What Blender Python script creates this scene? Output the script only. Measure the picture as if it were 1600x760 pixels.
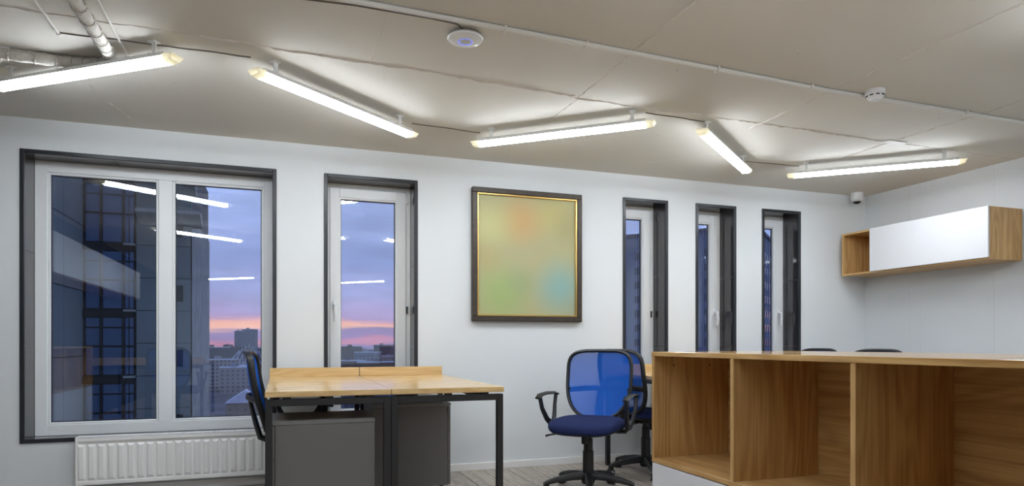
import bpy, bmesh, math, random
from mathutils import Vector, Matrix
random.seed(7)
PI = math.pi
scn = bpy.context.scene
for o in list(bpy.data.objects): bpy.data.objects.remove(o)
COL = scn.collection

# ------------------------------------------------------------------ camera
CAMZ = 0.983                       # lens height; window wall stands 4.95 m in front of it
FPX, YAW, HOR = 1036.65, 0.3357, 536.73
cd = bpy.data.cameras.new('camera'); cam = bpy.data.objects.new('camera', cd); COL.objects.link(cam)
cd.sensor_fit = 'HORIZONTAL'; cd.sensor_width = 36.0; cd.lens = FPX / 1600 * 36.0
cd.shift_y = (HOR - 380) / 1600.0
cd.clip_start = 0.05; cd.clip_end = 6000
cam.location = (0, 0, CAMZ); cam.rotation_euler = (PI / 2, 0, -YAW)
scn.camera = cam
vs = scn.view_settings
vs.view_transform = 'Standard'; vs.look = 'None'; vs.gamma = 1.0; vs.use_curve_mapping = False
vs.exposure = 0.0

def lin(r, g, b):
    f = lambda c: (c / 255 / 12.92) if c / 255 <= 0.04045 else ((c / 255 + 0.055) / 1.055) ** 2.4
    return (f(r), f(g), f(b), 1.0)

# ------------------------------------------------------------------ dusk sky
W = bpy.data.worlds.new('dusk_sky'); scn.world = W; W.use_nodes = True
nt = W.node_tree; nt.nodes.clear()
N = nt.nodes.new; L = nt.links.new
out = N('ShaderNodeOutputWorld'); bg = N('ShaderNodeBackground'); tc = N('ShaderNodeTexCoord')
sep = N('ShaderNodeSeparateXYZ'); L(tc.outputs['Generated'], sep.inputs[0])
mp = N('ShaderNodeMapping'); mp.inputs['Scale'].default_value = (3.0, 3.0, 26.0); L(tc.outputs['Generated'], mp.inputs[0])
nz = N('ShaderNodeTexNoise'); nz.inputs['Scale'].default_value = 2.2; nz.inputs['Detail'].default_value = 5; L(mp.outputs[0], nz.inputs['Vector'])
m1 = N('ShaderNodeMath'); m1.operation = 'MULTIPLY_ADD'; L(nz.outputs[0], m1.inputs[0]); m1.inputs[1].default_value = 0.036
m1.inputs[2].default_value = -0.018
m2 = N('ShaderNodeMath'); m2.operation = 'ADD'; L(sep.outputs[2], m2.inputs[0]); L(m1.outputs[0], m2.inputs[1])
m3 = N('ShaderNodeMath'); m3.operation = 'MULTIPLY_ADD'; L(m2.outputs[0], m3.inputs[0]); m3.inputs[1].default_value = 2.0; m3.inputs[2].default_value = 0.1
rp = N('ShaderNodeValToRGB'); L(m3.outputs[0], rp.inputs[0])
cr = rp.color_ramp
stops = [(0.0, (78, 88, 125)), (0.085, (112, 118, 158)), (0.106, (196, 128, 150)), (0.118, (146, 124, 166)), (0.136, (150, 128, 166)),
         (0.150, (250, 184, 158)), (0.158, (240, 170, 160)), (0.172, (172, 146, 184)), (0.24, (160, 158, 198)), (0.34, (146, 156, 200)),
         (0.56, (158, 172, 216)), (1.0, (132, 150, 200))]
while len(cr.elements) < len(stops): cr.elements.new(0.5)
for e, (p, c) in zip(cr.elements, stops): e.position = p; e.color = lin(*c)
mp2 = N('ShaderNodeMapping'); mp2.inputs['Scale'].default_value = (2.0, 2.0, 9.0); L(tc.outputs['Generated'], mp2.inputs[0])
nz2 = N('ShaderNodeTexNoise'); nz2.inputs['Scale'].default_value = 3.0; nz2.inputs['Detail'].default_value = 6; L(mp2.outputs[0], nz2.inputs['Vector'])
mr = N('ShaderNodeMapRange'); mr.inputs[1].default_value = .35; mr.inputs[2].default_value = .7; mr.inputs[3].default_value = .8; mr.inputs[4].default_value = 1.1
L(nz2.outputs[0], mr.inputs[0])
vm = N('ShaderNodeVectorMath'); vm.operation = 'SCALE'; L(rp.outputs[0], vm.inputs[0]); L(mr.outputs[0], vm.inputs['Scale'])
L(vm.outputs[0], bg.inputs[0]); bg.inputs[1].default_value = 1.7; L(bg.outputs[0], out.inputs[0])

LAMP = 46.5            # brightness of the tube diffusers

# ------------------------------------------------------------------ geometry helpers
class MB:
    def __init__(s): s.bm = bmesh.new(); s.smooth = False
    def box(s, x0, x1, y0, y1, z0, z1, bev=0.0, M=None):
        b = bmesh.new()
        v = [b.verts.new((x, y, z)) for z in (z0, z1) for y in (y0, y1) for x in (x0, x1)]
        for q in ((0, 2, 3, 1), (4, 5, 7, 6), (0, 1, 5, 4), (2, 6, 7, 3), (0, 4, 6, 2), (1, 3, 7, 5)): b.faces.new([v[i] for i in q])
        if bev: bmesh.ops.bevel(b, geom=list(b.edges), offset=bev, segments=1, affect='EDGES')
        s._merge(b, M); return s
    def _merge(s, b, M=None):
        if M is not None: b.transform(M)
        m = bpy.data.meshes.new('t'); b.to_mesh(m); b.free(); s.bm.from_mesh(m); bpy.data.meshes.remove(m)
    def poly(s, pts): s.bm.faces.new([s.bm.verts.new(p) for p in pts]); return s
    def prism(s, pts, d):                     # closed outline swept along d
        d = Vector(d); a = [s.bm.verts.new(p) for p in pts]; c = [s.bm.verts.new(Vector(p) + d) for p in pts]; n = len(a)
        s.bm.faces.new(a[::-1]); s.bm.faces.new(c)
        for i in range(n): s.bm.faces.new((a[i], a[(i + 1) % n], c[(i + 1) % n], c[i]))
        return s
    def tube(s, path, r, n=8, closed=False, flat=1.0, up=None):
        P = [Vector(p) for p in path]; m = len(P); rings = []
        R = r if isinstance(r, (list, tuple)) else [r] * m
        ref = Vector(up) if up else None
        for i, p in enumerate(P):
            a = P[(i - 1) % m] if (closed or i > 0) else p; c = P[(i + 1) % m] if (closed or i < m - 1) else p
            t = (c - a).normalized()
            u = ref if ref else (Vector((0, 0, 1)) if abs(t.z) < .95 else Vector((1, 0, 0)))
            e1 = t.cross(u)
            if e1.length < 1e-5: e1 = t.cross(Vector((0, 1, 0)))
            e1.normalize(); e2 = e1.cross(t).normalized()
            rings.append([s.bm.verts.new(p + R[i] * (math.cos(2 * PI * k / n) * e1 + flat * math.sin(2 * PI * k / n) * e2)) for k in range(n)])
        for i in range(m if closed else m - 1):
            A, B = rings[i], rings[(i + 1) % m]
            for k in range(n): s.bm.faces.new((A[k], A[(k + 1) % n], B[(k + 1) % n], B[k]))
        if not closed: s.bm.faces.new(rings[0][::-1]); s.bm.faces.new(rings[-1])
        s.smooth = True; return s
    def lathe(s, prof, n=24, M=None):         # prof: (r, z) from one end to the other
        b = bmesh.new(); rings = []
        for r, z in prof:
            rings.append([b.verts.new((0, 0, z))] if r < 1e-6 else [b.verts.new((r * math.cos(2 * PI * k / n), r * math.sin(2 * PI * k / n), z)) for k in range(n)])
        for A, B in zip(rings, rings[1:]):
            for k in range(n):
                k2 = (k + 1) % n
                if len(A) == 1 and len(B) == 1: continue
                if len(A) == 1: b.faces.new((A[0], B[k2], B[k]))
                elif len(B) == 1: b.faces.new((A[k], A[k2], B[0]))
                else: b.faces.new((A[k], A[k2], B[k2], B[k]))
        if len(rings[0]) > 1: b.faces.new(rings[0])
        if len(rings[-1]) > 1: b.faces.new(rings[-1][::-1])
        s._merge(b, M); s.smooth = True; return s
    def mesh(s, name):
        bmesh.ops.recalc_face_normals(s.bm, faces=list(s.bm.faces))
        m = bpy.data.meshes.new(name); s.bm.to_mesh(m); s.bm.free()
        if s.smooth:
            m.shade_smooth(); m.set_sharp_from_angle(angle=math.radians(38))
        return m
    def build(s, name, mat, parent=None, loc=None):
        m = s.mesh(name); m.materials.append(MAT[mat]); return link(name, m, parent, loc)
def link(name, m, parent=None, loc=None):
    o = bpy.data.objects.new(name, m); COL.objects.link(o); o.parent = parent
    if loc: o.location = loc
    return o
def B(x0, x1, y0, y1, z0, z1, bev=0.0): return MB().box(x0, x1, y0, y1, z0, z1, bev)
def thing(name, label, cat, loc=(0, 0, 0), rz=0, group=None):
    o = bpy.data.objects.new(name, None); COL.objects.link(o); o.empty_display_size = .1
    o.location = loc; o.rotation_euler = (0, 0, rz); return tag(o, label, cat, group)
def tag(o, label, cat, group=None, kind=None):
    o['label'] = label; o['category'] = cat
    if group: o['group'] = group
    if kind: o['kind'] = kind
    return o
def struct(o, label, cat): return tag(o, label, cat, kind='structure')
def dup(root, label, loc=None, rz=None):
    def cp(o, par):
        c = o.copy(); COL.objects.link(c); c.parent = par
        for ch in list(o.children): cp(ch, c)
        return c
    r = cp(root, None); r['label'] = label
    if loc: r.location = loc
    if rz is not None: r.rotation_euler = (0, 0, rz)
    return r

# pixel of the photograph -> point (used where a thing touches a known plane)
def ray(u, v):
    x = (u - 800) / FPX; y = -(v - HOR) / FPX
    return Vector((math.sin(YAW) + x * math.cos(YAW), math.cos(YAW) - x * math.sin(YAW), y))
def at_z(u, v, z): d = ray(u, v); return Vector((0, 0, CAMZ)) + d * ((z - CAMZ) / d.z)

# ------------------------------------------------------------------ materials
MAT = {}
def mat(name, col, rough=.5, metal=0.0, spec=.5, bump=0.0, bscale=40.0, var=0.0, vscale=3.0, rvar=0.0):
    m = bpy.data.materials.new(name); m.use_nodes = True; t = m.node_tree; p = t.nodes['Principled BSDF']
    p.inputs['Base Color'].default_value = lin(*col); p.inputs['Roughness'].default_value = rough
    p.inputs['Metallic'].default_value = metal; p.inputs['Specular IOR Level'].default_value = spec
    tcn = t.nodes.new('ShaderNodeTexCoord')
    n = t.nodes.new('ShaderNodeTexNoise'); n.inputs['Scale'].default_value = vscale; n.inputs['Detail'].default_value = 5
    t.links.new(tcn.outputs['Object'], n.inputs['Vector'])
    v = max(var, .015)
    r = t.nodes.new('ShaderNodeMapRange'); r.inputs[1].default_value = .3; r.inputs[2].default_value = .7; r.inputs[3].default_value = 1 - v; r.inputs[4].default_value = 1 + v
    t.links.new(n.outputs[0], r.inputs[0])
    s = t.nodes.new('ShaderNodeVectorMath'); s.operation = 'SCALE'; s.inputs[0].default_value = lin(*col)[:3]; t.links.new(r.outputs[0], s.inputs['Scale'])
    t.links.new(s.outputs[0], p.inputs['Base Color'])
    if bump:
        n2 = t.nodes.new('ShaderNodeTexNoise'); n2.inputs['Scale'].default_value = bscale; n2.inputs['Detail'].default_value = 4
        t.links.new(tcn.outputs['Object'], n2.inputs['Vector'])
        b = t.nodes.new('ShaderNodeBump'); b.inputs['Strength'].default_value = bump; b.inputs['Distance'].default_value = .01
        t.links.new(n2.outputs[0], b.inputs['Height']); t.links.new(b.outputs[0], p.inputs['Normal'])
    MAT[name] = m; return m
def emit(name, col, strength):
    m = bpy.data.materials.new(name); m.use_nodes = True; t = m.node_tree; t.nodes.clear()
    e = t.nodes.new('ShaderNodeEmission'); e.inputs[0].default_value = lin(*col); e.inputs[1].default_value = strength
    o = t.nodes.new('ShaderNodeOutputMaterial'); t.links.new(e.outputs[0], o.inputs[0]); MAT[name] = m
def oak(name, axis, light, dark, rough=.42):
    m = bpy.data.materials.new(name); m.use_nodes = True; t = m.node_tree; p = t.nodes['Principled BSDF']
    A = t.nodes.new; K = t.links.new
    tcn = A('ShaderNodeTexCoord'); oi = A('ShaderNodeObjectInfo')
    off = A('ShaderNodeVectorMath'); off.operation = 'SCALE'; off.inputs[0].default_value = (7, 9, 11); K(oi.outputs['Random'], off.inputs['Scale'])
    ad = A('ShaderNodeVectorMath'); ad.operation = 'ADD'; K(tcn.outputs['Object'], ad.inputs[0]); K(off.outputs[0], ad.inputs[1])
    def noise(across, along, detail, dist=0.0):
        mp = A('ShaderNodeMapping'); sc = [across] * 3; sc[axis] = along; mp.inputs['Scale'].default_value = sc; K(ad.outputs[0], mp.inputs[0])
        n = A('ShaderNodeTexNoise'); n.inputs['Scale'].default_value = 1; n.inputs['Detail'].default_value = detail; n.inputs['Distortion'].default_value = dist
        K(mp.outputs[0], n.inputs['Vector']); return n.outputs[0]
    big = noise(5.0, .8, 2, .3); fine = noise(160, 3.5, 4); mid = noise(28, 1.6, 4)
    k1 = A('ShaderNodeMath'); k1.operation = 'MULTIPLY'; K(big, k1.inputs[0]); k1.inputs[1].default_value = 95
    k2 = A('ShaderNodeMath'); k2.operation = 'SINE'; K(k1.outputs[0], k2.inputs[0])
    k3 = A('ShaderNodeMath'); k3.operation = 'MULTIPLY_ADD'; K(k2.outputs[0], k3.inputs[0]); k3.inputs[1].default_value = .13; K(fine, k3.inputs[2])
    k4 = A('ShaderNodeMath'); k4.operation = 'ADD'; K(k3.outputs[0], k4.inputs[0]); K(mid, k4.inputs[1])
    r = A('ShaderNodeMapRange'); r.inputs[1].default_value = .68; r.inputs[2].default_value = 1.32; K(k4.outputs[0], r.inputs[0])
    mx = A('ShaderNodeMix'); mx.data_type = 'RGBA'; K(r.outputs[0], mx.inputs[0]); mx.inputs[6].default_value = lin(*dark); mx.inputs[7].default_value = lin(*light)
    K(mx.outputs[2], p.inputs['Base Color']); p.inputs['Roughness'].default_value = rough; p.inputs['Specular IOR Level'].default_value = .4
    b = A('ShaderNodeBump'); b.inputs['Strength'].default_value = .02; b.inputs['Distance'].default_value = .003; K(fine, b.inputs['Height']); K(b.outputs[0], p.inputs['Normal'])
    MAT[name] = m
def glass(name, ior=2.05, tint=(246, 249, 252)):
    m = bpy.data.materials.new(name); m.use_nodes = True; t = m.node_tree; t.nodes.clear(); A = t.nodes.new; K = t.links.new
    fr = A('ShaderNodeFresnel'); fr.inputs[0].default_value = ior; tr = A('ShaderNodeBsdfTransparent'); tr.inputs[0].default_value = lin(*tint)
    gl = A('ShaderNodeBsdfGlossy'); gl.inputs['Roughness'].default_value = 0.0; gl.inputs[0].default_value = (.9, .95, 1, 1)
    geo = A('ShaderNodeNewGeometry'); inv = A('ShaderNodeMath'); inv.operation = 'SUBTRACT'; inv.inputs[0].default_value = 1.0; K(geo.outputs['Backfacing'], inv.inputs[1])
    f2 = A('ShaderNodeMath'); f2.operation = 'MULTIPLY'; K(fr.outputs[0], f2.inputs[0]); K(inv.outputs[0], f2.inputs[1])
    mx = A('ShaderNodeMixShader'); K(f2.outputs[0], mx.inputs[0]); K(tr.outputs[0], mx.inputs[1]); K(gl.outputs[0], mx.inputs[2])
    o = A('ShaderNodeOutputMaterial'); K(mx.outputs[0], o.inputs[0]); MAT[name] = m

def pitted(name, col, bump=.1):              # painted concrete with scattered air holes
    m = mat(name, col, .75, 0, .3, bump, 9, .03, 1.2); t = m.node_tree; p = t.nodes['Principled BSDF']
    src = p.inputs['Base Color'].links[0].from_socket; A = t.nodes.new; K = t.links.new
    tcn = [n for n in t.nodes if n.type == 'TEX_COORD'][0]
    v = A('ShaderNodeTexVoronoi'); v.inputs['Scale'].default_value = 7; K(tcn.outputs['Object'], v.inputs['Vector'])
    lt = A('ShaderNodeMath'); lt.operation = 'LESS_THAN'; K(v.outputs['Distance'], lt.inputs[0]); lt.inputs[1].default_value = .055
    n = A('ShaderNodeTexNoise'); n.inputs['Scale'].default_value = 1.7; K(tcn.outputs['Object'], n.inputs['Vector'])
    g = A('ShaderNodeMath'); g.operation = 'GREATER_THAN'; K(n.outputs[0], g.inputs[0]); g.inputs[1].default_value = .53
    a = A('ShaderNodeMath'); a.operation = 'MULTIPLY'; K(lt.outputs[0], a.inputs[0]); K(g.outputs[0], a.inputs[1])
    mx = A('ShaderNodeMix'); mx.data_type = 'RGBA'; a2 = A('ShaderNodeMath'); a2.operation = 'MULTIPLY'; a2.inputs[1].default_value = .3; K(a.outputs[0], a2.inputs[0])
    K(a2.outputs[0], mx.inputs[0]); K(src, mx.inputs[6]); mx.inputs[7].default_value = lin(90, 92, 95); K(mx.outputs[2], p.inputs['Base Color'])

mat('wall_paint', (226, 230, 232), .8, 0, .3, .05, 120, .012, 1.0)
pitted('wall_concrete', (216, 220, 223), .12)
pitted('ceiling_concrete', (214, 211, 203), .2)
mat('ceiling_ridge', (219, 213, 206), .8, 0, .3, .4, 90, .08, 30)
mat('seam_dark', (120, 113, 106), .9)
mat('white_pvc', (242, 245, 247), .35, 0, .5)
mat('white_paint', (243, 243, 241), .4)
mat('white_lacquer', (232, 233, 236), .35)
mat('conduit_white', (214, 212, 206), .5)
mat('wrap_white', (200, 196, 188), .75, 0, .3, .6, 60, .08, 25)
mat('cable_grey', (120, 114, 106), .6)
mat('dark_metal', (38, 41, 46), .32, 0, .5)
mat('reveal_gloss', (58, 55, 58), .05, 0, .9)
mat('gasket', (22, 23, 25), .5)
mat('black_steel', (34, 33, 34), .42)
mat('black_plastic', (24, 24, 26), .45, 0, .5, .05, 200)
mat('charcoal_laminate', (106, 104, 102), .5)
mat('charcoal_top', (116, 115, 114), .45)
mat('seat_fabric', (34, 44, 86), .9, 0, .2, .5, 500, .12, 200)
mat('caster_grey', (60, 60, 62), .4)
mat('caster_white', (200, 200, 200), .4)
mat('frame_bronze', (64, 55, 47), .4, .2, .5, .2, 60, .2, 20)
mat('gold', (214, 180, 110), .28, .85)
mat('camera_white', (228, 230, 232), .35)
mat('camera_dome', (16, 17, 20), .08)
mat('slot_black', (30, 30, 30), .6)
mat('brass', (150, 130, 90), .3, .9)
emit('diffuser', (240, 247, 255), LAMP)
emit('led_ring', (110, 130, 255), 1.3)
m = mat('end_cap', (240, 234, 214), .4); t = m.node_tree; tl = t.nodes.new('ShaderNodeBsdfTranslucent'); tl.inputs[0].default_value = lin(244, 234, 200)
mx = t.nodes.new('ShaderNodeMixShader'); mx.inputs[0].default_value = .06; t.links.new(t.nodes['Principled BSDF'].outputs[0], mx.inputs[1]); t.links.new(tl.outputs[0], mx.inputs[2]); t.links.new(mx.outputs[0], t.nodes['Material Output'].inputs[0])
OL, OD, KL, KD = (228, 198, 146), (202, 164, 108), (219, 181, 122), (182, 139, 86)
for i, ax in enumerate('xyz'): oak('oak_' + ax, i, OL, OD, .28); oak('cab_' + ax, i, KL, KD, .28)
oak('desk_top_oak', 0, OL, OD, .17); oak('unit_top_oak', 1, KL, KD, .12)
oak('laminate', 1, (196, 186, 174), (146, 136, 126), .42)
glass('window_glass')
# blue chair netting: open weave
m = mat('blue_mesh', (10, 92, 196), .7, 0, .3); t = m.node_tree; p = t.nodes['Principled BSDF']
tr = t.nodes.new('ShaderNodeBsdfTransparent'); mx = t.nodes.new('ShaderNodeMixShader'); mx.inputs[0].default_value = .8
t.links.new(tr.outputs[0], mx.inputs[1]); t.links.new(p.outputs[0], mx.inputs[2]); t.links.new(mx.outputs[0], t.nodes['Material Output'].inputs[0])
# blurred abstract print
m = mat('print', (170, 165, 110), .55); t = m.node_tree; p = t.nodes['Principled BSDF']; A = t.nodes.new; K = t.links.new
tcn = A('ShaderNodeTexCoord'); col = None
base = A('ShaderNodeRGB'); base.outputs[0].default_value = lin(174, 171, 128); cur = base.outputs[0]
for (cx, cz, rad, c, amt) in [(-.05, .28, .30, (208, 158, 96), .95), (-.32, .24, .28, (208, 208, 140), .8), (.22, .34, .25, (200, 186, 108), .7), (.36, .25, .22, (158, 148, 98), .7),
                              (.28, -.24, .32, (110, 172, 178), 1), (-.22, -.30, .34, (150, 182, 104), .9), (-.05, -.2, .2, (138, 158, 118), .7), (.0, .0, .25, (176, 170, 130), .6), (.38, -.42, .16, (150, 160, 140), .6), (-.34, -.02, .2, (182, 160, 104), .6)]:
    sb = A('ShaderNodeVectorMath'); sb.operation = 'DISTANCE'; K(tcn.outputs['Object'], sb.inputs[0]); sb.inputs[1].default_value = (cx, -.02, cz)
    r = A('ShaderNodeMapRange'); r.interpolation_type = 'SMOOTHSTEP'; r.inputs[1].default_value = 0; r.inputs[2].default_value = rad; r.inputs[3].default_value = amt * .66; r.inputs[4].default_value = 0; K(sb.outputs['Value'], r.inputs[0])
    mx = A('ShaderNodeMix'); mx.data_type = 'RGBA'; K(r.outputs[0], mx.inputs[0]); K(cur, mx.inputs[6]); mx.inputs[7].default_value = lin(*c); cur = mx.outputs[2]
K(cur, p.inputs['Base Color'])
# outside
mat('tower_panel', (136, 146, 138), .6, 0, .3, 0, 0, .08, .4)
mat('tower_dark', (58, 62, 60), .6, 0, .3, 0, 0, .1, 1)
mat('tower_concrete', (170, 172, 160), .85, 0, .2, .3, 3, .25, 1.2)
mat('tower_glass', (120, 146, 180), .06, .7, .8)
mat('tower_frame', (16, 17, 18), .5)
mat('snow', (206, 212, 226), .9, 0, .2, 0, 0, .1, .2)
mat('city_ground', (92, 92, 100), .9, 0, .2, 0, 0, .45, .03)
mat('facade_pale', (150, 162, 166), .85, 0, .2, 0, 0, .1, .2); mat('wall_darkened', (66, 72, 80), .8, 0, .3, .05, 120, .012, 1.0); mat('city_window', (92, 98, 106), .2)
for i, c in enumerate([(122, 112, 108), (150, 146, 148), (112, 98, 90), (128, 134, 150), (98, 98, 108), (168, 162, 158)]): mat('facade_%d' % i, c, .85, 0, .2, 0, 0, .1, .2)

# ------------------------------------------------------------------ room shell (metres; z = 0 is the floor)
D, XR, XL, YB, ZC = 4.95, 5.357, -2.36, -6.2, 2.404
# floor: slab + laminate boards running towards the window wall
fl = struct(B(XL - .2, XR + .2, YB - .2, D + .3, -.25, -.012).build('floor', 'seam_dark'), 'grey-brown oak laminate floor of long boards', 'floor')
PWD, PLN, GAP = .192, 1.285, .0022
pm = B(GAP, PWD - GAP, GAP, PLN - GAP, -.012, 0, .001).mesh('floor_board'); pm.materials.append(MAT['laminate'])
rest = MB(); cnt = 0; x = XL; row = 0
while x < XR - .02:
    y = D - [0, .43, .86, .2, .65][row % 5]
    w = min(PWD, XR - x)
    first = True
    yy = D
    cuts = []
    while yy > YB:
        ny = y if first else yy - PLN
        if first and y >= D - .01: ny = D - PLN
        first = False; ny = max(ny, YB); cuts.append((ny, yy)); yy = ny
    for (a, b) in cuts:
        if a > 2.2 or b > 3.4:
            if abs((b - a) - PLN) < 1e-4 and w > PWD - 1e-4:
                link('floor_board', pm, fl, (x, a, 0)); cnt += 1
            else:
                B(GAP, w - GAP, GAP, (b - a) - GAP, -.012, 0, .001).build('floor_board', 'laminate', fl, (x, a, 0)); cnt += 1
        else: rest.box(x + GAP, x + w - GAP, a + GAP, b - GAP, -.012, 0)
    x += PWD; row += 1
o = rest.build('far_floor_boards', 'laminate', fl); o['kind'] = 'stuff'

# window wall with five openings
WIN = [(-1.541, -.03, .355, 2.203), (.299, .971, .355, 2.203), (2.715, 3.143, .355, 2.205), (3.431, 3.847, .355, 2.205), (4.137, 4.568, .355, 2.205)]
wb = MB(); xs = sorted([XL - .2, XR + .2] + [w[0] for w in WIN] + [w[1] for w in WIN])
for a, b in zip(xs, xs[1:]):
    w = [w for w in WIN if abs(w[0] - a) < 1e-6]
    if w: w = w[0]; wb.box(a, b, D, D + .32, -.25, w[2]); wb.box(a, b, D, D + .32, w[3], ZC)
    else: wb.box(a, b, D, D + .32, -.25, ZC)
struct(wb.build('wall_back', 'wall_paint'), 'smooth light grey painted wall with five dark-lined windows', 'wall')
wr = struct(B(XR, XR + .2, YB, D, -.25, ZC).build('wall_right', 'wall_concrete'), 'pale grey painted concrete wall with pits behind the hanging cabinet', 'wall')
for y in (4.47, 4.36, 3.72, 2.5, 1.3): B(XR - .0015, XR + .001, y - .002, y + .002, 0, ZC).build('seam_ridge', 'wall_concrete', wr)   # formwork seams
struct(B(XL - .2, XL, YB, D, -.25, ZC).build('wall_left', 'wall_darkened'), 'side wall mirrored in the panes, made slate grey to darken the reflection', 'wall')  # slate colour made up so the mirrored wall does not wash out the panes
struct(B(XL - .2, XR + .2, YB - .2, YB, -.25, ZC).build('wall_front', 'wall_paint'), 'light grey painted wall at the far end, mirrored in the panes', 'wall')
cl = struct(B(XL - .2, XR + .2, YB - .2, D + .32, ZC, ZC + .25).build('ceiling', 'ceiling_concrete'), 'beige painted raw concrete ceiling with formwork seams', 'ceiling')
# formwork seams of the ceiling: ragged ridges of cement
def ridge(x0, y0, x1, y1, wdt=.008, h=.005, seed=0, dark=False):
    rnd = random.Random(seed); n = max(6, int(math.hypot(x1 - x0, y1 - y0) / .03)); mb = MB(); d = Vector((x1 - x0, y1 - y0, 0)).normalized(); nn = Vector((-d.y, d.x, 0))
    prev = None; ww = 0
    for i in range(n + 1):
        f = i / n; ww = .7 * ww + rnd.uniform(-1, 1) * .006
        c = Vector((x0 + (x1 - x0) * f, y0 + (y1 - y0) * f, 0)) + nn * ww
        a = wdt * rnd.uniform(.25, 1.3); hh = h * rnd.uniform(.2, 1.4)
        cur = [mb.bm.verts.new(c + nn * a + Vector((0, 0, ZC + .001))), mb.bm.verts.new(c + nn * rnd.uniform(-.3, .3) * a + Vector((0, 0, ZC - hh))), mb.bm.verts.new(c - nn * a + Vector((0, 0, ZC + .001)))]
        if prev:
            mb.bm.faces.new((prev[0], prev[1], cur[1], cur[0])); mb.bm.faces.new((prev[1], prev[2], cur[2], cur[1]))
        prev = cur
    return mb.build('seam_ridge', 'seam_dark' if dark else 'ceiling_ridge', cl)
ridge(-.35, 3.37, 1.6, 3.475, .009, .007, 1); ridge(1.6, 3.50, 4.3, 3.54, .007, .006, 2); ridge(4.3, 3.54, XR, 3.55, .004, .003, 21)
ridge(1.61, .4, 1.63, 3.95, .006, .005, 3); ridge(2.92, .3, 2.93, 3.62, .005, .004, 4); ridge(4.1, 2.6, 4.04, 4.1, .006, .005, 5)
ridge(-1.6, 3.33, -.35, 3.37, .004, .004, 6); ridge(.44, 2.85, .42, 3.5, .004, .003, 7); ridge(-1.0, 4.2, -.9, 4.75, .003, .003, 8); ridge(3.3, 4.0, 2.7, 4.6, .003, .002, 9)
pl = at_z(1398, 222, ZC)
B(-.09, .09, -.03, .03, -.006, .001, .002).build('patch_plate', 'conduit_white', cl, (pl.x, pl.y, ZC))
# baseboard along the window wall and right wall
struct(B(XL, XR, D - .014, D, 0, .056, .002).build('baseboard_back', 'white_paint'), 'low white baseboard along the window wall', 'baseboard')
struct(B(XR - .014, XR, YB, D - .014, 0, .056, .002).build('baseboard_right', 'white_paint'), 'low white baseboard along the concrete wall', 'baseboard')

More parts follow.
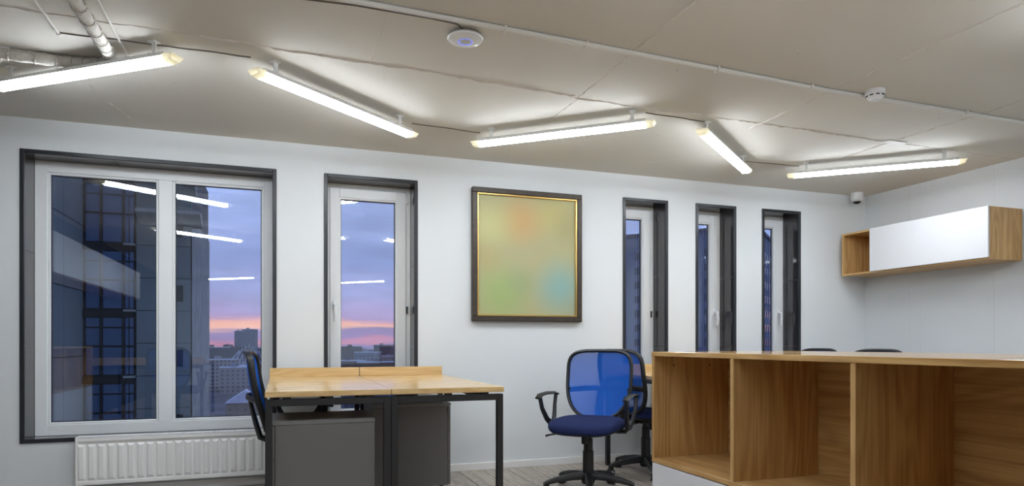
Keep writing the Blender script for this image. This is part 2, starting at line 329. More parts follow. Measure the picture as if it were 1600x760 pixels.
# ------------------------------------------------------------------ windows
YF = D + .205                                   # room face of the white frame
def ringbox(x0, x1, z0, z1, t, y0, y1, bev=.003, tt=None):
    mb = MB(); tt = tt or t
    mb.box(x0, x0 + t, y0, y1, z0, z1, bev); mb.box(x1 - t, x1, y0, y1, z0, z1, bev)
    mb.box(x0 + t - .001, x1 - t + .001, y0, y1, z0, z0 + tt, bev); mb.box(x0 + t - .001, x1 - t + .001, y0, y1, z1 - tt, z1, bev); return mb
def handle(parent, x, z, sgn):
    h = MB().box(x - .014, x + .014, YF - .024, YF - .0125, z - .035, z + .035, .004)
    h.tube([(x, YF - .018, z), (x, YF - .05, z), (x, YF - .058, z - .012), (x, YF - .060, z - .07), (x, YF - .056, z - .125)], [.011, .011, .0135, .013, .009], 10)
    h.build('handle', 'white_pvc', parent)
def window(i, label, kind):
    x0, x1, z0, z1 = WIN[i]; LT = .013
    ix0, ix1, iz0, iz1 = x0 + LT, x1 - LT, z0 + LT, z1 - LT
    fr = .072 if kind == 'fixed' else .048
    w = ringbox(ix0, ix1, iz0, iz1, fr, YF, YF + .075).build('window_%d' % (i + 1), 'white_pvc'); struct(w, label, 'window')
    # dark lining of the opening, in panels
    for xa, xb in ((x0, ix0), (ix1, x1)):
        zz = [z0, z0 + .60, z0 + 1.22, z1]
        for a, b in zip(zz, zz[1:]): B(xa, xb, D, YF + .03, a + .0012, b - .0012).build('lining_panel', 'reveal_gloss', w)
    xx = [ix0, ix1] if x1 - x0 < 1 else [ix0, (ix0 + ix1) / 2 - .25, (ix0 + ix1) / 2 + .25, ix1]
    for a, b in zip(xx, xx[1:]):
        for za, zb in ((z0, iz0), (iz1, z1)): B(a + .0012, b - .0012, D, YF + .03, za, zb).build('lining_panel', 'reveal_gloss', w)
    tw = .022
    for nm, bx in (('trim_bar', (x0 - .004, x0 + tw, z0 - .004, z1 + .004)), ('trim_bar', (x1 - tw, x1 + .004, z0 - .004, z1 + .004)),
                   ('trim_bar', (x0 + tw, x1 - tw, z0 - .004, z0 + tw)), ('trim_bar', (x0 + tw, x1 - tw, z1 - tw, z1 + .004))):
        B(bx[0], bx[1], D - .010, D + .012, bx[2], bx[3], .003).build(nm, 'dark_metal', w)
    def pane(a, b, c, d):
        ringbox(a - .004, b + .004, c - .004, d + .004, .011, YF + .022, YF + .034, 0).build('gasket', 'gasket', w)
        B(a, b, YF + .026, YF + .030, c, d).build('glass_pane', 'window_glass', w)
        B(a, b, YF + .048, YF + .052, c, d).build('glass_pane', 'window_glass', w)
    g0, g1, h0, h1 = ix0 + fr, ix1 - fr, iz0 + fr, iz1 - fr
    if kind == 'fixed':
        mx_ = (g0 + g1) / 2 + .03
        B(mx_ - .044, mx_ + .044, YF, YF + .075, h0, h1, .003).build('mullion', 'white_pvc', w)
        for a, b in ((g0, mx_ - .044), (mx_ + .044, g1)):
            ringbox(a, b, h0, h1, .016, YF + .008, YF + .03, .004).build('glazing_bead', 'white_pvc', w)
            pane(a + .014, b - .014, h0 + .014, h1 - .014)
    else:
        s0, s1, t0, t1 = g0 - .012, g1 + .012, h0 - .012, h1 + .012
        ringbox(s0, s1, t0, t1, .072, YF - .013, YF + .045, .004).build('sash', 'white_pvc', w)
        ringbox(s0 + .07, s1 - .07, t0 + .07, t1 - .07, .012, YF - .004, YF + .03, .003).build('glazing_bead', 'white_pvc', w)
        pane(s0 + .08, s1 - .08, t0 + .08, t1 - .08)
        hx = s0 + .036 if kind == 'right_hinged' else s1 - .036
        handle(w, hx, 1.27, 1)
        kx = s1 + .006 if kind == 'right_hinged' else s0 - .006
        for hz in (t1 - .06, 1.24, t0 + .06): B(kx - .007, kx + .007, YF - .022, YF - .001, hz - .028, hz + .028, .002).build('hinge', 'caster_grey' if hz == 1.24 else 'white_pvc', w)
    return w
window(0, 'wide two-pane white window with dark lining above the radiator', 'fixed')
window(1, 'tall single-sash white window with dark lining behind the oak desks', 'right_hinged')
window(2, 'narrow window slot right beside the gold-trimmed picture', 'right_hinged')
window(3, 'middle of the three narrow dark-lined window slots', 'left_hinged')
window(4, 'narrow dark-lined window slot nearest the concrete side wall', 'left_hinged')

# ------------------------------------------------------------------ ceiling tube lights
def tube_light(label):
    t = thing('ceiling_light', label, 'light', group='LED tube lights in a zigzag on the ceiling')
    Ln = 1.10
    prof = [(-.024, .030), (.024, .030), (.037, .010), (.037, .006), (-.037, .006), (-.037, .010)]
    MB().prism([(-Ln / 2, y, z) for y, z in prof], (Ln, 0, 0)).build('housing', 'white_paint', t)
    pts = [(-.0355, .0058), (.0355, .0058), (.0355, -.003), (.024, -.016), (-.024, -.016), (-.0355, -.004)]
    MB().prism([(-Ln / 2, y, z) for y, z in pts], (Ln, 0, 0)).build('diffuser', 'diffuser', t)
    for s in (-1, 1):
        mb = MB(); a = Ln / 2 * s; b = (Ln / 2 + .055) * s
        q = [(-.040, .012), (.040, .012), (.038, -.004), (.026, -.018), (-.026, -.018), (-.038, -.004)]
        v0 = [mb.bm.verts.new((a, y, z)) for y, z in q]; v1 = [mb.bm.verts.new((b - s * (.012 if z < 0 else 0), y * .9, z * .8 + .002)) for y, z in q]
        mb.bm.faces.new(v1)
        for k in range(6): mb.bm.faces.new((v0[k], v0[(k + 1) % 6], v1[(k + 1) % 6], v1[k]))
        mb.build('end_cap', 'end_cap', t)
        k = (Ln / 2 - .085) * s
        mb = MB().box(k - .012, k + .012, -.028, .028, .026, .032); mb.box(k - .012, k + .012, -.003, .003, .030, .0935); mb.box(k - .02, k + .02, -.02, .02, .090, .094)
        mb.build('bracket', 'white_paint', t)
    return t
ZL = ZC - .094
names = ['tube light at the left edge, beside the wrapped pipe', 'tube light sloping down to the right above the wide window', 'tube light above the gold-trimmed picture',
         'short-looking tube light pointing at the narrow windows', 'tube light nearest the corner with the dome camera']
segs = [((-1.37, 4.11), (-.50, 3.46)), ((-.14, 3.46), (.82, 4.23)), ((1.22, 4.26), (2.12, 3.50)), ((2.49, 3.53), (3.41, 4.25)), ((3.83, 4.22), (4.68, 3.50))]
first = None; cab = []
for rowi, dy in enumerate((0, -2.36, -8.1)):
    for k, (a, b) in enumerate(segs):
        lab = names[k] if rowi == 0 else '%s tube light of the %s row, seen only mirrored in the panes' % (['leftmost', 'second', 'middle', 'fourth', 'rightmost'][k], ['nearer', 'farthest'][rowi - 1])
        o = first and dup(first, lab) or tube_light(lab)
        first = first or o
        o.location = ((a[0] + b[0]) / 2, (a[1] + b[1]) / 2 + dy, ZL); o.rotation_euler = (0, 0, (-1 if rowi == 2 else 1) * math.atan2(b[1] - a[1], b[0] - a[0]))
ends = [((-.51, 3.53), (-.14, 3.53), 'thin cable on the ceiling between the leftmost two tube lights'), ((.80, 4.25), (1.27, 4.29), 'thin cable on the ceiling above the single-sash window'),
        ((2.12, 3.58), (2.56, 3.60), 'thin cable on the ceiling right of the light above the picture'), ((3.42, 4.28), (3.92, 4.26), 'thin cable on the ceiling between the two rightmost tube lights'),
        ((-.96, 3.54), (-.51, 3.53), 'thin cable crossing under the wrapped pipe on the ceiling')]
for (a, b, lab) in ends:
    tag(MB().tube([(a[0] + (b[0] - a[0]) * f, a[1] + (b[1] - a[1]) * f + .004 * math.sin(9 * f), ZC - .003) for f in [i / 8 for i in range(9)]], .0032, 6).build('ceiling_cable', 'cable_grey'), lab, 'cable', 'cables on the ceiling')

# conduit, cables and pipes on the ceiling
cond = thing('ceiling_conduit', 'long white conduit running across the ceiling to the smoke detector', 'conduit')
MB().tube([(-1.2, 2.72, ZC - .012), (.3, 2.79, ZC - .012), (1.3, 2.83, ZC - .012), (2.9, 2.91, ZC - .012), (XR, 2.925, ZC - .012)], .0115, 10).build('pipe', 'conduit_white', cond)
for x in (.1, .95, 1.36, 2.12, 2.75, 3.95, 4.8):
    y = 2.79 + (x - .3) * .045 if x < 2.9 else 2.915
    B(x - .006, x + .006, y - .02, y + .02, ZC - .027, ZC - .0005, .002).build('clip', 'conduit_white', cond)
apc = at_z(727, 64, ZC - .03)
tag(MB().tube([(-1.0, 2.86, ZC - .003), (-.19, 2.885, ZC - .003), (.3, 2.845, ZC - .003), (.62, 2.85, ZC - .003), (.74, 2.86, ZC - .004), (apc.x, apc.y - .03, ZC - .006)], .0032, 6).build('ceiling_cable', 'cable_grey'), 'thin dark cable on the ceiling leading to the white disc', 'cable', 'cables on the ceiling')
ap = thing('wireless_access_point', 'round white disc with a blue glowing ring on the ceiling', 'access point', (apc.x, apc.y, ZC))
MB().lathe([(0, 0), (.06, 0), (.078, -.012), (.083, -.02), (.078, -.027), (.055, -.033), (0, -.0355)], 40).build('shell', 'camera_white', ap)
MB().lathe([(.029, -.0335), (.0325, -.0362), (.034, -.0352), (.0305, -.0335)], 40).build('led_ring', 'led_ring', ap)
MB().lathe([(0, -.036), (.018, -.036), (.018, -.034), (0, -.034)], 24).build('emblem', 'caster_white', ap)
# wrapped pipe with a bend
def smooth_path(P, n=6):
    P = [Vector(p) for p in P]; Q = [2 * P[0] - P[1]] + P + [2 * P[-1] - P[-2]]; R = []
    for i in range(1, len(Q) - 2):
        for k in range(n):
            f = k / n; a, b, c, d = Q[i - 1], Q[i], Q[i + 1], Q[i + 2]
            R.append(.5 * ((2 * b) + (c - a) * f + (2 * a - 5 * b + 4 * c - d) * f * f + (3 * b - a - 3 * c + d) * f ** 3))
    R.append(P[-1]); return R
zp = ZC - .0315
pp = smooth_path([(-.80, 2.3, zp), (-.79, 2.8, zp), (-.785, 3.15, zp), (-.78, 3.45, zp), (-.775, 3.62, zp), (-.80, 3.74, zp), (-.89, 3.80, zp), (-1.05, 3.815, zp), (-1.35, 3.80, zp), (-1.8, 3.78, zp), (XL, 3.78, zp)], 8)
rr = random.Random(3)
wp = thing('insulated_pipe', 'thick tape-wrapped pipe bending along the ceiling at upper left', 'pipe')
MB().tube(pp, [.0275 + .0022 * math.sin(i * 1.9) + rr.uniform(-.0015, .0015) for i in range(len(pp))], 12).build('pipe_wrap', 'wrap_white', wp)
for k in range(4, len(pp) - 6, 3):              # turns of the tape
    a, b = pp[k], pp[k + 1]; d = (b - a).normalized()
    e1 = d.cross(Vector((0, 0, 1))).normalized(); e2 = Vector((0, 0, 1))
    MB().tube([a + d * (.02 * q / 10) + .0296 * (math.cos(2 * PI * q / 10) * e1 + math.sin(2 * PI * q / 10) * e2) for q in range(11)], .0022, 5).build('tape_turn', 'wrap_white', wp)
for x, y0, y1, lab in ((-.955, 2.4, 3.54, 'thin grey conduit left of the wrapped pipe on the ceiling'), (-.71, 2.4, 3.70, 'thin grey conduit right of the wrapped pipe on the ceiling')):
    o = thing('thin_conduit', lab, 'conduit', group='thin conduits at upper left')
    MB().tube([(x, y0, ZC - .007), (x, y1, ZC - .007)], .0055, 8).build('pipe', 'conduit_white', o)
    MB().lathe([(0, -.006), (.009, -.006), (.009, .006), (0, .006)], 10, Matrix.Translation((x, y1, ZC - .009)) @ Matrix.Rotation(PI / 2, 4, 'X')).build('end_fitting', 'conduit_white', o)
sd = at_z(1372, 148, ZC - .03)
s = thing('smoke_detector', 'white round smoke detector with dark slots on the ceiling conduit', 'smoke detector', (sd.x, sd.y + .02, ZC))
MB().lathe([(0, 0), (.051, 0), (.051, -.022), (.047, -.026), (0, -.026)], 32).build('base', 'camera_white', s)
MB().lathe([(0, -.026), (.044, -.026), (.046, -.036), (.040, -.044), (.030, -.047), (.028, -.054), (0, -.055)], 32).build('cap', 'camera_white', s)
for k in range(9):
    a = 2 * PI * k / 9
    MB().box(.040, .0475, -.009, .009, -.0365, -.030, 0, Matrix.Rotation(a, 4, 'Z')).build('slot', 'slot_black', s)
dcx = at_z(1339, 302, ZC)
dc = thing('dome_camera', 'white dome security camera in the ceiling corner', 'camera', (dcx.x, dcx.y, ZC))
MB().lathe([(0, 0), (.054, 0), (.056, -.004), (.056, -.03), (.0545, -.032), (.0555, -.034), (.054, -.066), (.046, -.073), (0, -.073)], 32).build('housing', 'camera_white', dc)
MB().lathe([(.036, -.071), (.035, -.085), (.028, -.096), (.015, -.102), (0, -.104)], 24).build('dome', 'camera_dome', dc)
MB().lathe([(.046, -.072), (.042, -.08), (.036, -.082), (.036, -.072)], 24).build('trim_ring', 'camera_white', dc)

# ------------------------------------------------------------------ hanging cabinet on the concrete wall
def wall_cabinet(label, loc, rz, full=False):
    t = thing('wall_cabinet', label, 'cabinet', loc, rz)          # local: front faces -x, x = 0 is the front, length along +y
    Ln, H, Dp, T = 1.385, .396, .349, .017
    B(0, Dp, 0, T, 0, H, .001).build('side_panel', 'cab_z', t); B(0, Dp, Ln - T, Ln, 0, H, .001).build('side_panel', 'cab_z', t)
    B(0, Dp, T, Ln - T, H - T, H, .001).build('top_panel', 'cab_y', t); B(0, Dp, T, Ln - T, 0, T, .001).build('bottom_panel', 'cab_y', t)
    B(Dp - .008, Dp, T, Ln - T, T, H - T).build('back_panel', 'cab_y', t)
    B(.02, Dp - .008, 1.04, 1.057, T, H - T).build('divider', 'cab_z', t)
    B(-.018, -.001, .001, Ln - .001 if full else 1.058, .012, H + .001, .0015).build('door', 'white_lacquer', t)
    return t
wall_cabinet('oak hanging cabinet with one white flap door on the concrete wall', (XR - .352, 3.505, CAMZ + .632), 0)
wc2 = wall_cabinet('white-fronted hanging cabinet mirrored leftmost in the wide window', (XL + .352, 3.30, CAMZ + .655), PI, True)
dup(wc2, 'white-fronted hanging cabinet, middle one mirrored in the wide window', (XL + .352, 1.912, CAMZ + .655))
dup(wc2, 'white-fronted hanging cabinet, last one mirrored in the wide window', (XL + .352, .524, CAMZ + .655))

# ------------------------------------------------------------------ low oak shelf unit in the foreground
def shelf_unit(label, loc, rz, bays=4):
    t = thing('shelf_unit', label, 'shelf unit', loc, rz)         # local: front at x = 0 facing -x, length along -y from 0
    T, Dp, H, P, ZS = .0175, .36, .9495, .4885, .511
    Ln = P * bays + T
    B(-.002, Dp, -Ln, 0, H - T, H, .0012).build('top_panel', 'unit_top_oak', t)
    for k in range(bays + 1):
        y = -k * P
        B(0, .351, y - T, y, ZS + T, H - T, .001).build('side_panel' if k in (0, bays) else 'divider', 'cab_z', t)
    B(0, Dp, -Ln, 0, ZS, ZS + T, .001).build('shelf', 'cab_y', t)
    B(.351, Dp, -Ln, 0, ZS + T, H - T).build('back_panel', 'cab_y', t)
    B(.02, Dp, -Ln, 0, .06, ZS - .001).build('lower_body', 'white_lacquer', t)
    B(.05, Dp - .03, -Ln + .02, -.02, 0, .06).build('plinth', 'dark_metal', t)
    for k in range(bays):
        B(0, .018, -(k + 1) * P + (0 if k < bays - 1 else -T), -k * P - .003, .065, ZS - .004, .0015).build('drawer_front', 'white_lacquer', t)
    for xx in (.09, .26):                                          # shelf-pin holes in the end wall
        MB().lathe([(0, 0), (.0035, 0), (.0035, .0006), (0, .0006)], 10, Matrix.Translation((xx, -T - .0002, .895)) @ Matrix.Rotation(PI / 2, 4, 'X')).build('pin_hole', 'slot_black', t)
    return t
shelf_unit('low oak shelf unit with open bays above white drawers in the foreground', (1.40, 2.318, 0), 0)
shelf_unit('low oak shelf unit standing back to back behind the foreground one', (2.124, 2.318 - 4 * .4885 - .0175, 0), PI)
shelf_unit('low oak shelf unit mirrored in the left window pane', (XL + .37, 1.81, 0), PI, 3)

# ------------------------------------------------------------------ desks
def desk(label, loc):
    t = thing('desk', label, 'desk', loc, 0, 'oak-topped steel desks')   # local: x 0..0.6, y 0..1.46
    Wd, Ln, S = .602, 1.465, .033
    B(.0012, Wd - .0012, 0, Ln, .7225, .75, .0015).build('desktop', 'desk_top_oak', t)
    B(.0012, Wd - .0012, Ln - .018, Ln, .75, .812, .0012).build('upstand', 'oak_x', t)
    for y in (.012, Ln - .05):
        for x in (.002, Wd - S - .002): B(x, x + S, y, y + S, 0, .711, .0015).build('leg', 'black_steel', t)
        B(.002 + S, Wd - S - .002, y, y + S, .711 - S, .711, .0015).build('frame_bar', 'black_steel', t)
    for x in (.08, Wd - .11): B(x, x + .03, .012 + S, Ln - .05, .685, .711, .0015).build('frame_rail', 'black_steel', t)
    for x in (.10, .30, .50):
        for y in (.02, Ln - .045): B(x - .02, x + .02, y, y + .02, .711, .7225).build('spacer', 'black_steel', t)
    return t
d1 = desk('oak-topped desk with black legs beside the wide window, left of its twin', (-.072, 3.375, 0))
dup(d1, 'oak-topped desk in front of the single-sash window, right of its twin', (.532, 3.375, 0))
dup(d1, 'oak-topped desk behind the blue chairs, mostly hidden by the shelf unit', (2.47, 3.36, 0))
dup(d1, 'oak-topped desk hidden behind the shelf unit near the concrete wall', (3.074, 3.36, 0))
dup(d1, 'oak-topped desk beside the left wall, mirrored in the wide window', (-2.10, .0, 0))
dup(d1, 'oak-topped desk at far left, mirrored in the wide window', (-1.496, .0, 0))
def pedestal(label, loc, rz):
    t = thing('drawer_pedestal', label, 'drawer unit', loc, rz, 'drawer units under the desks')   # local: fronts face -x
    B(.02, .50, -.21, .21, .075, .58, .001).build('body', 'charcoal_laminate', t)
    B(-.002, .502, -.212, .212, .581, .601, .0015).build('top_plate', 'charcoal_top', t)
    for k in range(3):
        z = .078 + k * .167
        d = B(0, .018, -.209, .209, z, z + .164, .0015).build('drawer_front', 'charcoal_laminate', t)
        MB().tube([(0, -.06, z + .13), (-.018, -.06, z + .13), (-.018, .06, z + .13), (0, .06, z + .13)], .004, 8).build('pull', 'black_steel', d)
    for x in (.05, .45):
        for y in (-.16, .16):
            mb = MB().lathe([(0, -.012), (.024, -.012), (.026, 0), (.024, .012), (0, .012)], 16, Matrix.Translation((x, y, .026)) @ Matrix.Rotation(PI / 2, 4, 'X')); mb.box(x - .012, x + .012, y - .016, y + .016, .045, .075); mb.build('caster', 'black_plastic', t)
    return t
pedestal('grey drawer unit under the left oak desk, nearest the camera', (-.045, 3.645, 0), 0)
pedestal('dark drawer unit under the right oak desk, close to the wall', (1.03, 4.36, 0), PI)

# ------------------------------------------------------------------ office chairs (local: faces +x)
def back_pt(y, z):                                  # the curved surface of the backrest
    return Vector((-.195 - .25 * (z - .46) + .9 * y * y - .035 * math.sin((z - .46) / .48 * PI), y, z))
def outline(n=64, grow=0.0):
    P = []
    for k in range(n):
        a = 2 * PI * k / n; c, s = math.cos(a), math.sin(a)
        e, h = (4.4, .185) if s >= 0 else (2.5, .285)
        y = (.228 + grow) * math.copysign(abs(c) ** (2 / e), c); z = .745 + (h + grow) * math.copysign(abs(s) ** (2 / e), s)
        P.append((y, z))
    return P
def chair(label, loc, rz):
    t = thing('office_chair', label, 'chair', loc, rz, 'blue mesh office chairs')
    MB().lathe([(0, .055), (.04, .055), (.046, .075), (.042, .115), (.03, .13), (0, .13)], 20).build('hub', 'black_plastic', t)
    leg = MB(); sec = [(.03, .108, .030, .022), (.12, .104, .026, .020), (.22, .09, .022, .016), (.285, .075, .018, .012), (.305, .066, .016, .010)]
    rings = []
    for (r, z, w, h) in sec:
        rings.append([leg.bm.verts.new((r, w * yy, z + h * zz)) for yy, zz in ((-1, -1), (1, -1), (1, .3), (.6, 1), (-.6, 1), (-1, .3))])
    for A_, B_ in zip(rings, rings[1:]):
        for k in range(6): leg.bm.faces.new((A_[k], A_[(k + 1) % 6], B_[(k + 1) % 6], B_[k]))
    leg.bm.faces.new(rings[0]); leg.bm.faces.new(rings[-1]); leg.smooth = True; lm = leg.mesh('base_leg'); lm.materials.append(MAT['black_plastic'])
    cm = MB()
    for s in (-1, 1): cm.lathe([(0, .009 * s), (.014, .009 * s), (.026, .010 * s), (.027, .016 * s), (.022, .026 * s), (0, .027 * s)], 18, Matrix.Translation((.292, 0, .027)) @ Matrix.Rotation(PI / 2, 4, 'X'))
    cm.box(.27, .31, -.008, .008, .02, .06, .003); cm = cm.mesh('caster'); cm.materials.append(MAT['black_plastic'])
    hc = MB()
    for s in (-1, 1): hc.lathe([(0, .0272 * s), (.013, .0272 * s), (.013, .0282 * s), (0, .0282 * s)], 14, Matrix.Translation((.292, 0, .027)) @ Matrix.Rotation(PI / 2, 4, 'X'))
    hc = hc.mesh('wheel_hub'); hc.materials.append(MAT['caster_white'])
    for k in range(5):
        g = link('base_leg', lm, t); g.rotation_euler = (0, 0, 2 * PI * k / 5 + .35)
        c = link('caster', cm, g)
        link('wheel_cap', hc, g)
    MB().lathe([(0, .1), (.037, .1), (.036, .27), (.031, .275), (.030, .35), (.026, .355), (.026, .40), (0, .40)], 20).build('gas_column', 'black_plastic', t)
    MB().box(-.10, .12, -.07, .07, .385, .415, .006).build('tilt_mechanism', 'black_plastic', t)
    MB().lathe([(0, 0), (.022, 0), (.024, .01), (.024, .05), (.018, .06), (0, .06)], 16, Matrix.Translation((.07, 0, .325))).build('tension_knob', 'black_plastic', t)
    MB().tube([(.06, -.05, .398), (.06, -.17, .385), (.065, -.24, .372), (.07, -.275, .362)], [.005, .005, .006, .008], 8).build('height_lever', 'black_plastic', t)
    # seat: rounded cushion over a black shell
    def slab(levels, name, m):
        mb = MB(); rings = []
        for (sc, z, dome) in levels:
            ring = []
            for k in range(48):
                a = 2 * PI * k / 48; c, s = math.cos(a), math.sin(a)
                x = .225 * sc * math.copysign(abs(c) ** (2 / 3.2), c); y = .235 * sc * math.copysign(abs(s) ** (2 / 3.6), s)
                fx = x / .225
                ring.append(mb.bm.verts.new((x + .025, y, z - .028 * max(0, fx) ** 3 * dome + .010 * max(0, -fx) ** 2 * dome)))
            rings.append(ring)
        for A_, B_ in zip(rings, rings[1:]):
            for k in range(48): mb.bm.faces.new((A_[k], A_[(k + 1) % 48], B_[(k + 1) % 48], B_[k]))
        mb.bm.faces.new(rings[0][::-1]); mb.bm.faces.new(rings[-1]); mb.smooth = True; return mb.build(name, m, t)
    slab([(.86, .412, 1), (.96, .418, 1), (1.0, .430, 1)], 'seat_shell', 'black_plastic')
    slab([(.985, .429, 1), (1.01, .440, 1), (1.01, .455, 1), (.98, .470, 1), (.90, .480, 1), (.70, .486, 1), (.35, .487, .9)], 'seat', 'seat_fabric')
    # backrest
    ol = outline()
    MB().tube([back_pt(y, z) for y, z in ol], .0125, 8, closed=True, flat=1.5, up=(1, 0, 0)).build('back_frame', 'black_plastic', t)
    mb = MB(); rings = []
    for q in (1.0, .85, .7, .55, .4, .25, .1):
        rings.append([mb.bm.verts.new(back_pt(y * q, .745 + (z - .745) * q) + Vector((.004, 0, 0))) for y, z in ol])
    for A_, B_ in zip(rings, rings[1:]):
        for k in range(64): mb.bm.faces.new((A_[k], A_[(k + 1) % 64], B_[(k + 1) % 64], B_[k]))
    mb.bm.faces.new(rings[-1]); mb.smooth = True; mb.build('back_mesh', 'blue_mesh', t)
    cbp = [back_pt(-.225 + .45 * k / 12, .655 + .012 * math.cos((k / 12 - .5) * PI)) + Vector((-.022 * math.sin(PI * k / 12) - .004, 0, 0)) for k in range(13)]
    MB().tube(cbp, .010, 8, flat=1.9).build('lumbar_bar', 'black_plastic', t)
    MB().tube([(-.06, 0, .398), (-.17, 0, .392), (-.235, 0, .42), (-.258, 0, .50), (-.278, 0, .58), (-.292, 0, .645)], [.016, .018, .018, .016, .014, .012], 10, flat=2.0, up=(0, 1, 0)).build('back_bracket', 'black_plastic', t)
    for s in (-1, 1):
        y = .268 * s
        arm = MB().tube([(-.155, y * 1.06, .628), (-.14, y * 1.07, .56), (-.10, y * 1.03, .48), (-.045, y * .98, .432)], [.013, .013, .015, .018], 8, flat=1.3)
        arm.tube([(.135, y * 1.08, .622), (.105, y * 1.07, .55), (.05, y * 1.02, .475), (-.02, y * .98, .432)], [.013, .013, .015, .018], 8, flat=1.3)
        arm.tube([(-.035, y * .99, .44), (-.035, y * .9, .405), (-.03, y * .6, .402), (-.03, y * .25, .402)], [.017, .014, .013, .013], 8)
        arm = arm.build('armrest', 'black_plastic', t)
        MB().tube([(-.175, y * 1.05, .628), (-.12, y * 1.07, .640), (.0, y * 1.09, .645), (.11, y * 1.10, .640), (.175, y * 1.09, .622)], [.018, .024, .026, .026, .018], 10, flat=.42).build('arm_pad', 'black_plastic', arm)
    return t
c1 = chair('blue mesh office chair in front, turned towards the room', (1.925, 3.985, 0), math.atan2(-.732, -.684))
dup(c1, 'blue mesh chair tucked behind the front chair, seen from behind', (2.605, 4.40, 0), math.radians(15))
dup(c1, 'blue mesh chair seen edge-on left of the oak desks', (.12, 4.24, 0), math.radians(-2))
dup(c1, 'chair whose black back just tops the shelf unit, left one', (3.92, 4.36, 0), math.radians(178))
dup(c1, 'chair whose black back just tops the shelf unit, right one', (3.84, 3.68, 0), math.radians(184))
dup(c1, 'blue mesh chair at the left-hand desks, mirrored in the wide window', (-1.15, 1.75, 0), math.radians(-80))

# ------------------------------------------------------------------ picture
pc = thing('framed_picture', 'blurred abstract print in a dark frame with gold inner trim', 'picture', (1.853, D, CAMZ + .689))
Wp, Hp, F = .925 / 2, 1.035 / 2, .040
for nm, b in (('frame_rail', (-Wp, Wp, Hp - F, Hp)), ('frame_rail', (-Wp, Wp, -Hp, -Hp + F)), ('frame_stile', (-Wp, -Wp + F, -Hp + F, Hp - F)), ('frame_stile', (Wp - F, Wp, -Hp + F, Hp - F))):
    B(b[0], b[1], -.048, -.002, b[2], b[3], .004).build(nm, 'frame_bronze', pc)
g = .014
for b in ((-Wp + F, Wp - F, Hp - F - g, Hp - F), (-Wp + F, Wp - F, -Hp + F, -Hp + F + g), (-Wp + F, -Wp + F + g, -Hp + F + g, Hp - F - g), (Wp - F - g, Wp - F, -Hp + F + g, Hp - F - g)):
    B(b[0], b[1], -.040, -.010, b[2], b[3], .003).build('gold_trim', 'gold', pc)
B(-Wp + F, Wp - F, -.022, -.010, -Hp + F, Hp - F).build('print', 'print', pc)

# ------------------------------------------------------------------ radiator
rd = thing('radiator', 'white ribbed panel radiator under the wide window', 'radiator', (-1.222, D, 0))
RL, R0, R1 = 1.40, .082, .388
MB().box(.004, RL - .004, -.088, -.084, R0 + .005, R1 - .012).build('front_panel', 'white_paint', rd)
n = 25
rib = MB()
Pt = .0555
q = [(-.004, 0), (.008, -.013), (.030, -.013), (.042, 0)]
a0 = [rib.bm.verts.new((x, y, .045)) for x, y in q]; a1 = [rib.bm.verts.new((x, y, R1 - R0 - .062)) for x, y in q]
t0 = [rib.bm.verts.new((x, .0, .030)) for x, y in (q[0], q[3])]; t1 = [rib.bm.verts.new((x, .0, R1 - R0 - .047)) for x, y in (q[0], q[3])]
for k in range(3): rib.bm.faces.new((a0[k], a0[k + 1], a1[k + 1], a1[k]))
rib.bm.faces.new((a0[1], a0[2], t0[1], t0[0])); rib.bm.faces.new((a1[1], a1[2], t1[1], t1[0]))
rib.bm.faces.new((a0[0], a0[1], t0[0])); rib.bm.faces.new((a0[2], a0[3], t0[1])); rib.bm.faces.new((a1[0], a1[1], t1[0])); rib.bm.faces.new((a1[2], a1[3], t1[1]))
rm = rib.mesh('rib'); rm.materials.append(MAT['white_paint'])
for k in range(n): link('rib', rm, rd, (.014 + k * Pt, -.088, R0))
B(.004, RL - .004, -.099, -.086, R1 - .03, R1 - .006, .003).build('top_rail', 'white_paint', rd); B(.004, RL - .004, -.099, -.086, R0, R0 + .024, .003).build('bottom_rail', 'white_paint', rd)
for x in (0, RL - .012): B(x, x + .012, -.102, -.015, R0, R1, .003).build('side_cover', 'white_paint', rd)
gr = MB()                                        # top grille: two rows of slots
gr.box(.012, RL - .012, -.1, -.092, R1 - .004, R1); gr.box(.012, RL - .012, -.064, -.056, R1 - .004, R1); gr.box(.012, RL - .012, -.026, -.018, R1 - .004, R1)
k = .012
while k < RL - .015: gr.box(k, k + .006, -.093, -.02, R1 - .004, R1 - .0005); k += .016
gr.build('top_grille', 'white_paint', rd)
B(.02, RL - .02, -.075, -.03, R0 + .02, R1 - .02).build('rear_panel', 'white_paint', rd)
for x in (.2, RL - .2): B(x, x + .03, -.03, 0, R0 + .05, R1 - .03).build('wall_bracket', 'white_paint', rd)

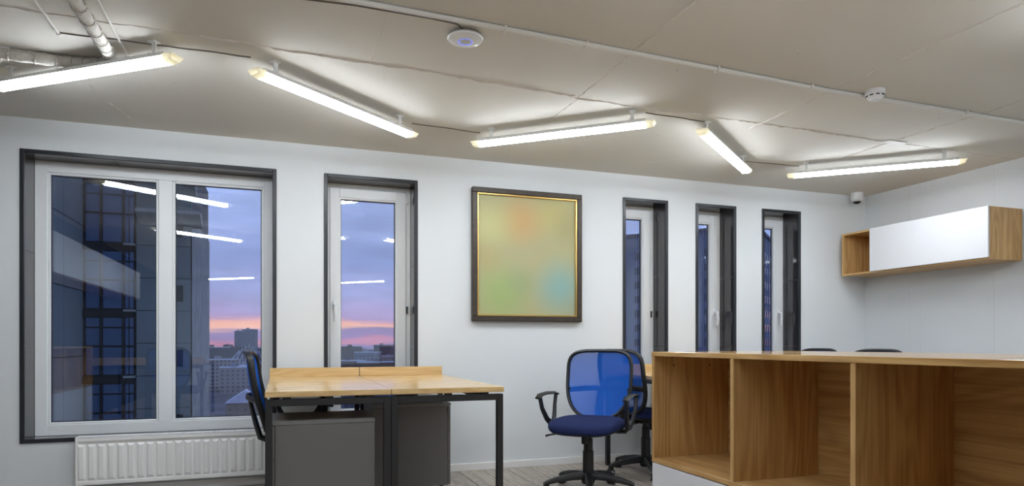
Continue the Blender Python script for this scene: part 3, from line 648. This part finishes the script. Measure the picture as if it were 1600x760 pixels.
# ------------------------------------------------------------------ the neighbouring tower
GZ = -38.0                                         # street level
tw = thing('neighbour_tower', 'dark unfinished high-rise close by, seen through the wide window', 'building', (0, 0, GZ))
def tp(name, m, x0, x1, y0, y1, z0, z1, bev=0.0, par=None): return B(x0, x1, y0, y1, z0 - GZ + CAMZ, z1 - GZ + CAMZ, bev).build(name, m, par or tw)
tp('core', 'tower_dark', -8.73, -4.16, 36.05, 44.3, GZ - CAMZ, 9.2)
tp('wing', 'tower_dark', -16, -8.80, 24, 46, GZ - CAMZ, 16)
for r in range(-3, 6):                              # cladding of the wing, courses 3 m high
    for c in range(4): tp('cladding_panel', 'tower_panel', -8.80, -8.73, 24 + c * 3 + .02, 27 + c * 3 - .02, r * 3.05 - .6 + .02, r * 3.05 + 2.45 - .02)
for r in range(-3, 4):                              # glazed bay
    zb = r * 3.15 - 1.55
    tp('spandrel', 'tower_frame', -8.72, -6.60, 35.8, 36.05, zb - .36, zb)
    for xa, xb in ((-8.60, -8.05), (-7.90, -7.12), (-6.98, -6.84), (-6.80, -6.64)):
        for za, zt in ((zb + .06, zb + 1.35), (zb + 1.45, zb + 2.25), (zb + 2.33, zb + 2.75)):
            f = tp('window', 'tower_frame', xa - .05, xb + .05, 35.92, 36.0, za - .04, zt + .04); tp('pane', 'tower_glass', xa, xb, 35.90, 35.94, za, zt, 0, f)
    tp('bay_post', 'tower_frame', -8.02, -7.93, 35.75, 36.0, zb, zb + 2.79); tp('bay_post', 'tower_frame', -7.10, -7.0, 35.75, 36.0, zb, zb + 2.79)
    tp('ledge', 'tower_concrete', -7.02, -6.55, 35.6, 36.05, zb - .10, zb)
for r in range(-5, 6):                              # plain cladding right of the bay
    z0 = r * 1.575
    for xa, xb in ((-6.52, -5.22), (-5.18, -4.11)):
        tp('cladding_panel', 'tower_panel', xa, xb, 35.95, 36.05, z0 + .015, z0 + 1.56)
    if r % 2: tp('small_window', 'tower_frame', -5.0, -4.5, 35.9, 35.96, z0 + .45, z0 + 1.25)
tp('concrete_edge', 'tower_concrete', -4.16, -4.10, 35.95, 44.4, GZ - CAMZ, 6.2)
for zz, ov in ((6.2, .35), (7.7, .1), (9.0, .25)):  # projecting top slabs with sloping undersides
    mb = MB(); z = zz - GZ + CAMZ
    mb.prism([(-6.4, 36.1, z - .55), (-6.4, 36.1, z + .12), (-6.4, 34.9, z + .12), (-6.4, 34.9, z - .05)], (2.4 + ov, 0, 0)); mb.build('roof_slab', 'tower_concrete', tw)

# ------------------------------------------------------------------ the city below
struct(B(-2600, 3600, 8, 4200, GZ - 1, GZ).build('ground_city', 'city_ground'), 'snowy streets and yards of the city far below the windows', 'ground')
rc = random.Random(11)
def building(u, dist, w, d, h, fac, lab, gable=False, rows=None, snow=True):
    dr = ray(u, HOR); k = dist; p = Vector((dr.x * k, dr.y * k, 0)); a = math.atan2(dr.y, dr.x) - PI / 2 + rc.uniform(-.5, .5)
    t = thing('city_building', lab, 'building', (p.x, p.y, GZ), a, 'city buildings beyond the windows')
    B(-w / 2, w / 2, -d / 2, d / 2, 0, h).build('walls', 'facade_%d' % fac, t)
    rm_ = 'snow' if snow else 'facade_4'
    if gable: MB().prism([(-w / 2 - .5, -d / 2 - .5, h), (0, -d / 2 - .5, h + w * .35), (w / 2 + .5, -d / 2 - .5, h)], (0, d + 1, 0)).build('roof', rm_, t)
    else:
        B(-w / 2 - .3, w / 2 + .3, -d / 2 - .3, d / 2 + .3, h, h + .7).build('roof', rm_, t)
        if w > 14: B(-w * .2, -w * .05, -d * .2, d * .2, h + .7, h + 3.2).build('roof_house', 'facade_%d' % ((fac + 2) % 6), t)
    mb = MB(); fz = 1.2
    while fz + 2 < h:
        n = max(2, int(w / 3.4))
        for i in range(n):
            xx = -w / 2 + (i + .5) * w / n; mb.box(xx - .75, xx + .75, -d / 2 - .12, -d / 2 + .1, fz, fz + 1.5)
        n = max(2, int(d / 3.4))
        for i in range(n):
            yy = -d / 2 + (i + .5) * d / n
            for sx in (-1, 1): mb.box(sx * w / 2 - .12, sx * w / 2 + .12, yy - .75, yy + .75, fz, fz + 1.5)
        fz += 3.1
    o = mb.build('window_rows', 'city_window', t); o['kind'] = 'stuff'
    return t
# distinct ones in the right pane of the wide window
building(384, 345, 18, 14, 8.5, 0, 'brick house with a snowy gable roof beyond the wide window', True)
building(340, 300, 16, 10, 3.5, 4, 'low shed with a snow-covered roof at the foot of the tower')
building(346, 560, 24, 14, 25, 5, 'pale apartment block with window rows beside the tower corner')
building(337, 760, 30, 16, 34, 4, 'dark office block behind the pale apartment block')
building(372, 520, 26, 14, 20, 1, 'grey apartment block left of the edge-on blue chair')
building(374, 1150, 15, 14, 60, 3, 'left one of the two far towers on the skyline')
building(390, 1210, 24, 18, 64, 3, 'right one of the two far towers on the skyline')
# a far stadium-like structure of leaning trusses under the towers
st = thing('truss_hall', 'far hall with slanting white trusses under the skyline towers', 'building', tuple(Vector((ray(390, HOR).x * 900, ray(390, HOR).y * 900, GZ))), 0)
B(-34, 34, -14, 14, 0, 13).build('walls', 'facade_5', st)
for k in range(-3, 4): MB().tube([(k * 9 - 8, -14, 0), (k * 4, -12, 38 - 3 * abs(k)), (k * 9 + 10, -14, 2)], 1.1, 6).build('truss', 'snow', st)
# blocks in the single-sash window
building(571, 380, 24, 16, 17, 4, 'dark flat-roofed block low in the single-sash window')
building(600, 520, 40, 16, 24, 2, 'long brown block right in the single-sash window')
building(548, 560, 22, 16, 24, 2, 'brown block left in the single-sash window')
building(575, 640, 20, 18, 30, 3, 'blue-grey block rising mid single-sash window')
CN = ['brown', 'pale grey', 'russet', 'blue-grey', 'slate grey', 'cream']
done = [Vector((o.location.x, o.location.y)) for o in COL.objects if o.type == 'EMPTY' and o.get('category') == 'building']
k = 0
while k < 46:                                        # the remaining roofscape
    u = rc.choice([rc.uniform(328, 420), rc.uniform(525, 622), rc.uniform(525, 622), rc.uniform(328, 420), rc.uniform(970, 1010)])
    dist = rc.choice([rc.uniform(420, 800), rc.uniform(700, 1300), rc.uniform(1000, 2200), rc.uniform(1500, 2600)])
    q = Vector((ray(u, HOR).x * dist, ray(u, HOR).y * dist)); w_, d_ = rc.uniform(18, 52), rc.uniform(14, 26)
    if any((q - e).length < 62 for e in done): dist = None
    if dist is None: k += .02; continue
    done.append(q); h = rc.uniform(9, 26) if dist < 900 else rc.uniform(14, 36); fc = rc.randrange(6); sn = rc.random() < .6
    where = 'wide window' if u < 450 else 'single-sash window' if u < 700 else 'first narrow window slot'
    building(u, dist, w_, d_, h, fc, '%s %s block %s beyond the %s' % ('snow-roofed' if sn else 'bare-roofed', CN[fc], 'in the middle distance' if dist < 900 else 'far off' if dist < 1500 else 'on the skyline', where), False, None, sn)
    k += 1
# a high-rise beyond the narrow windows
building(1085, 150, 30, 24, 62, 3, 'grey high-rise beyond the narrow window slots', False, None, False)
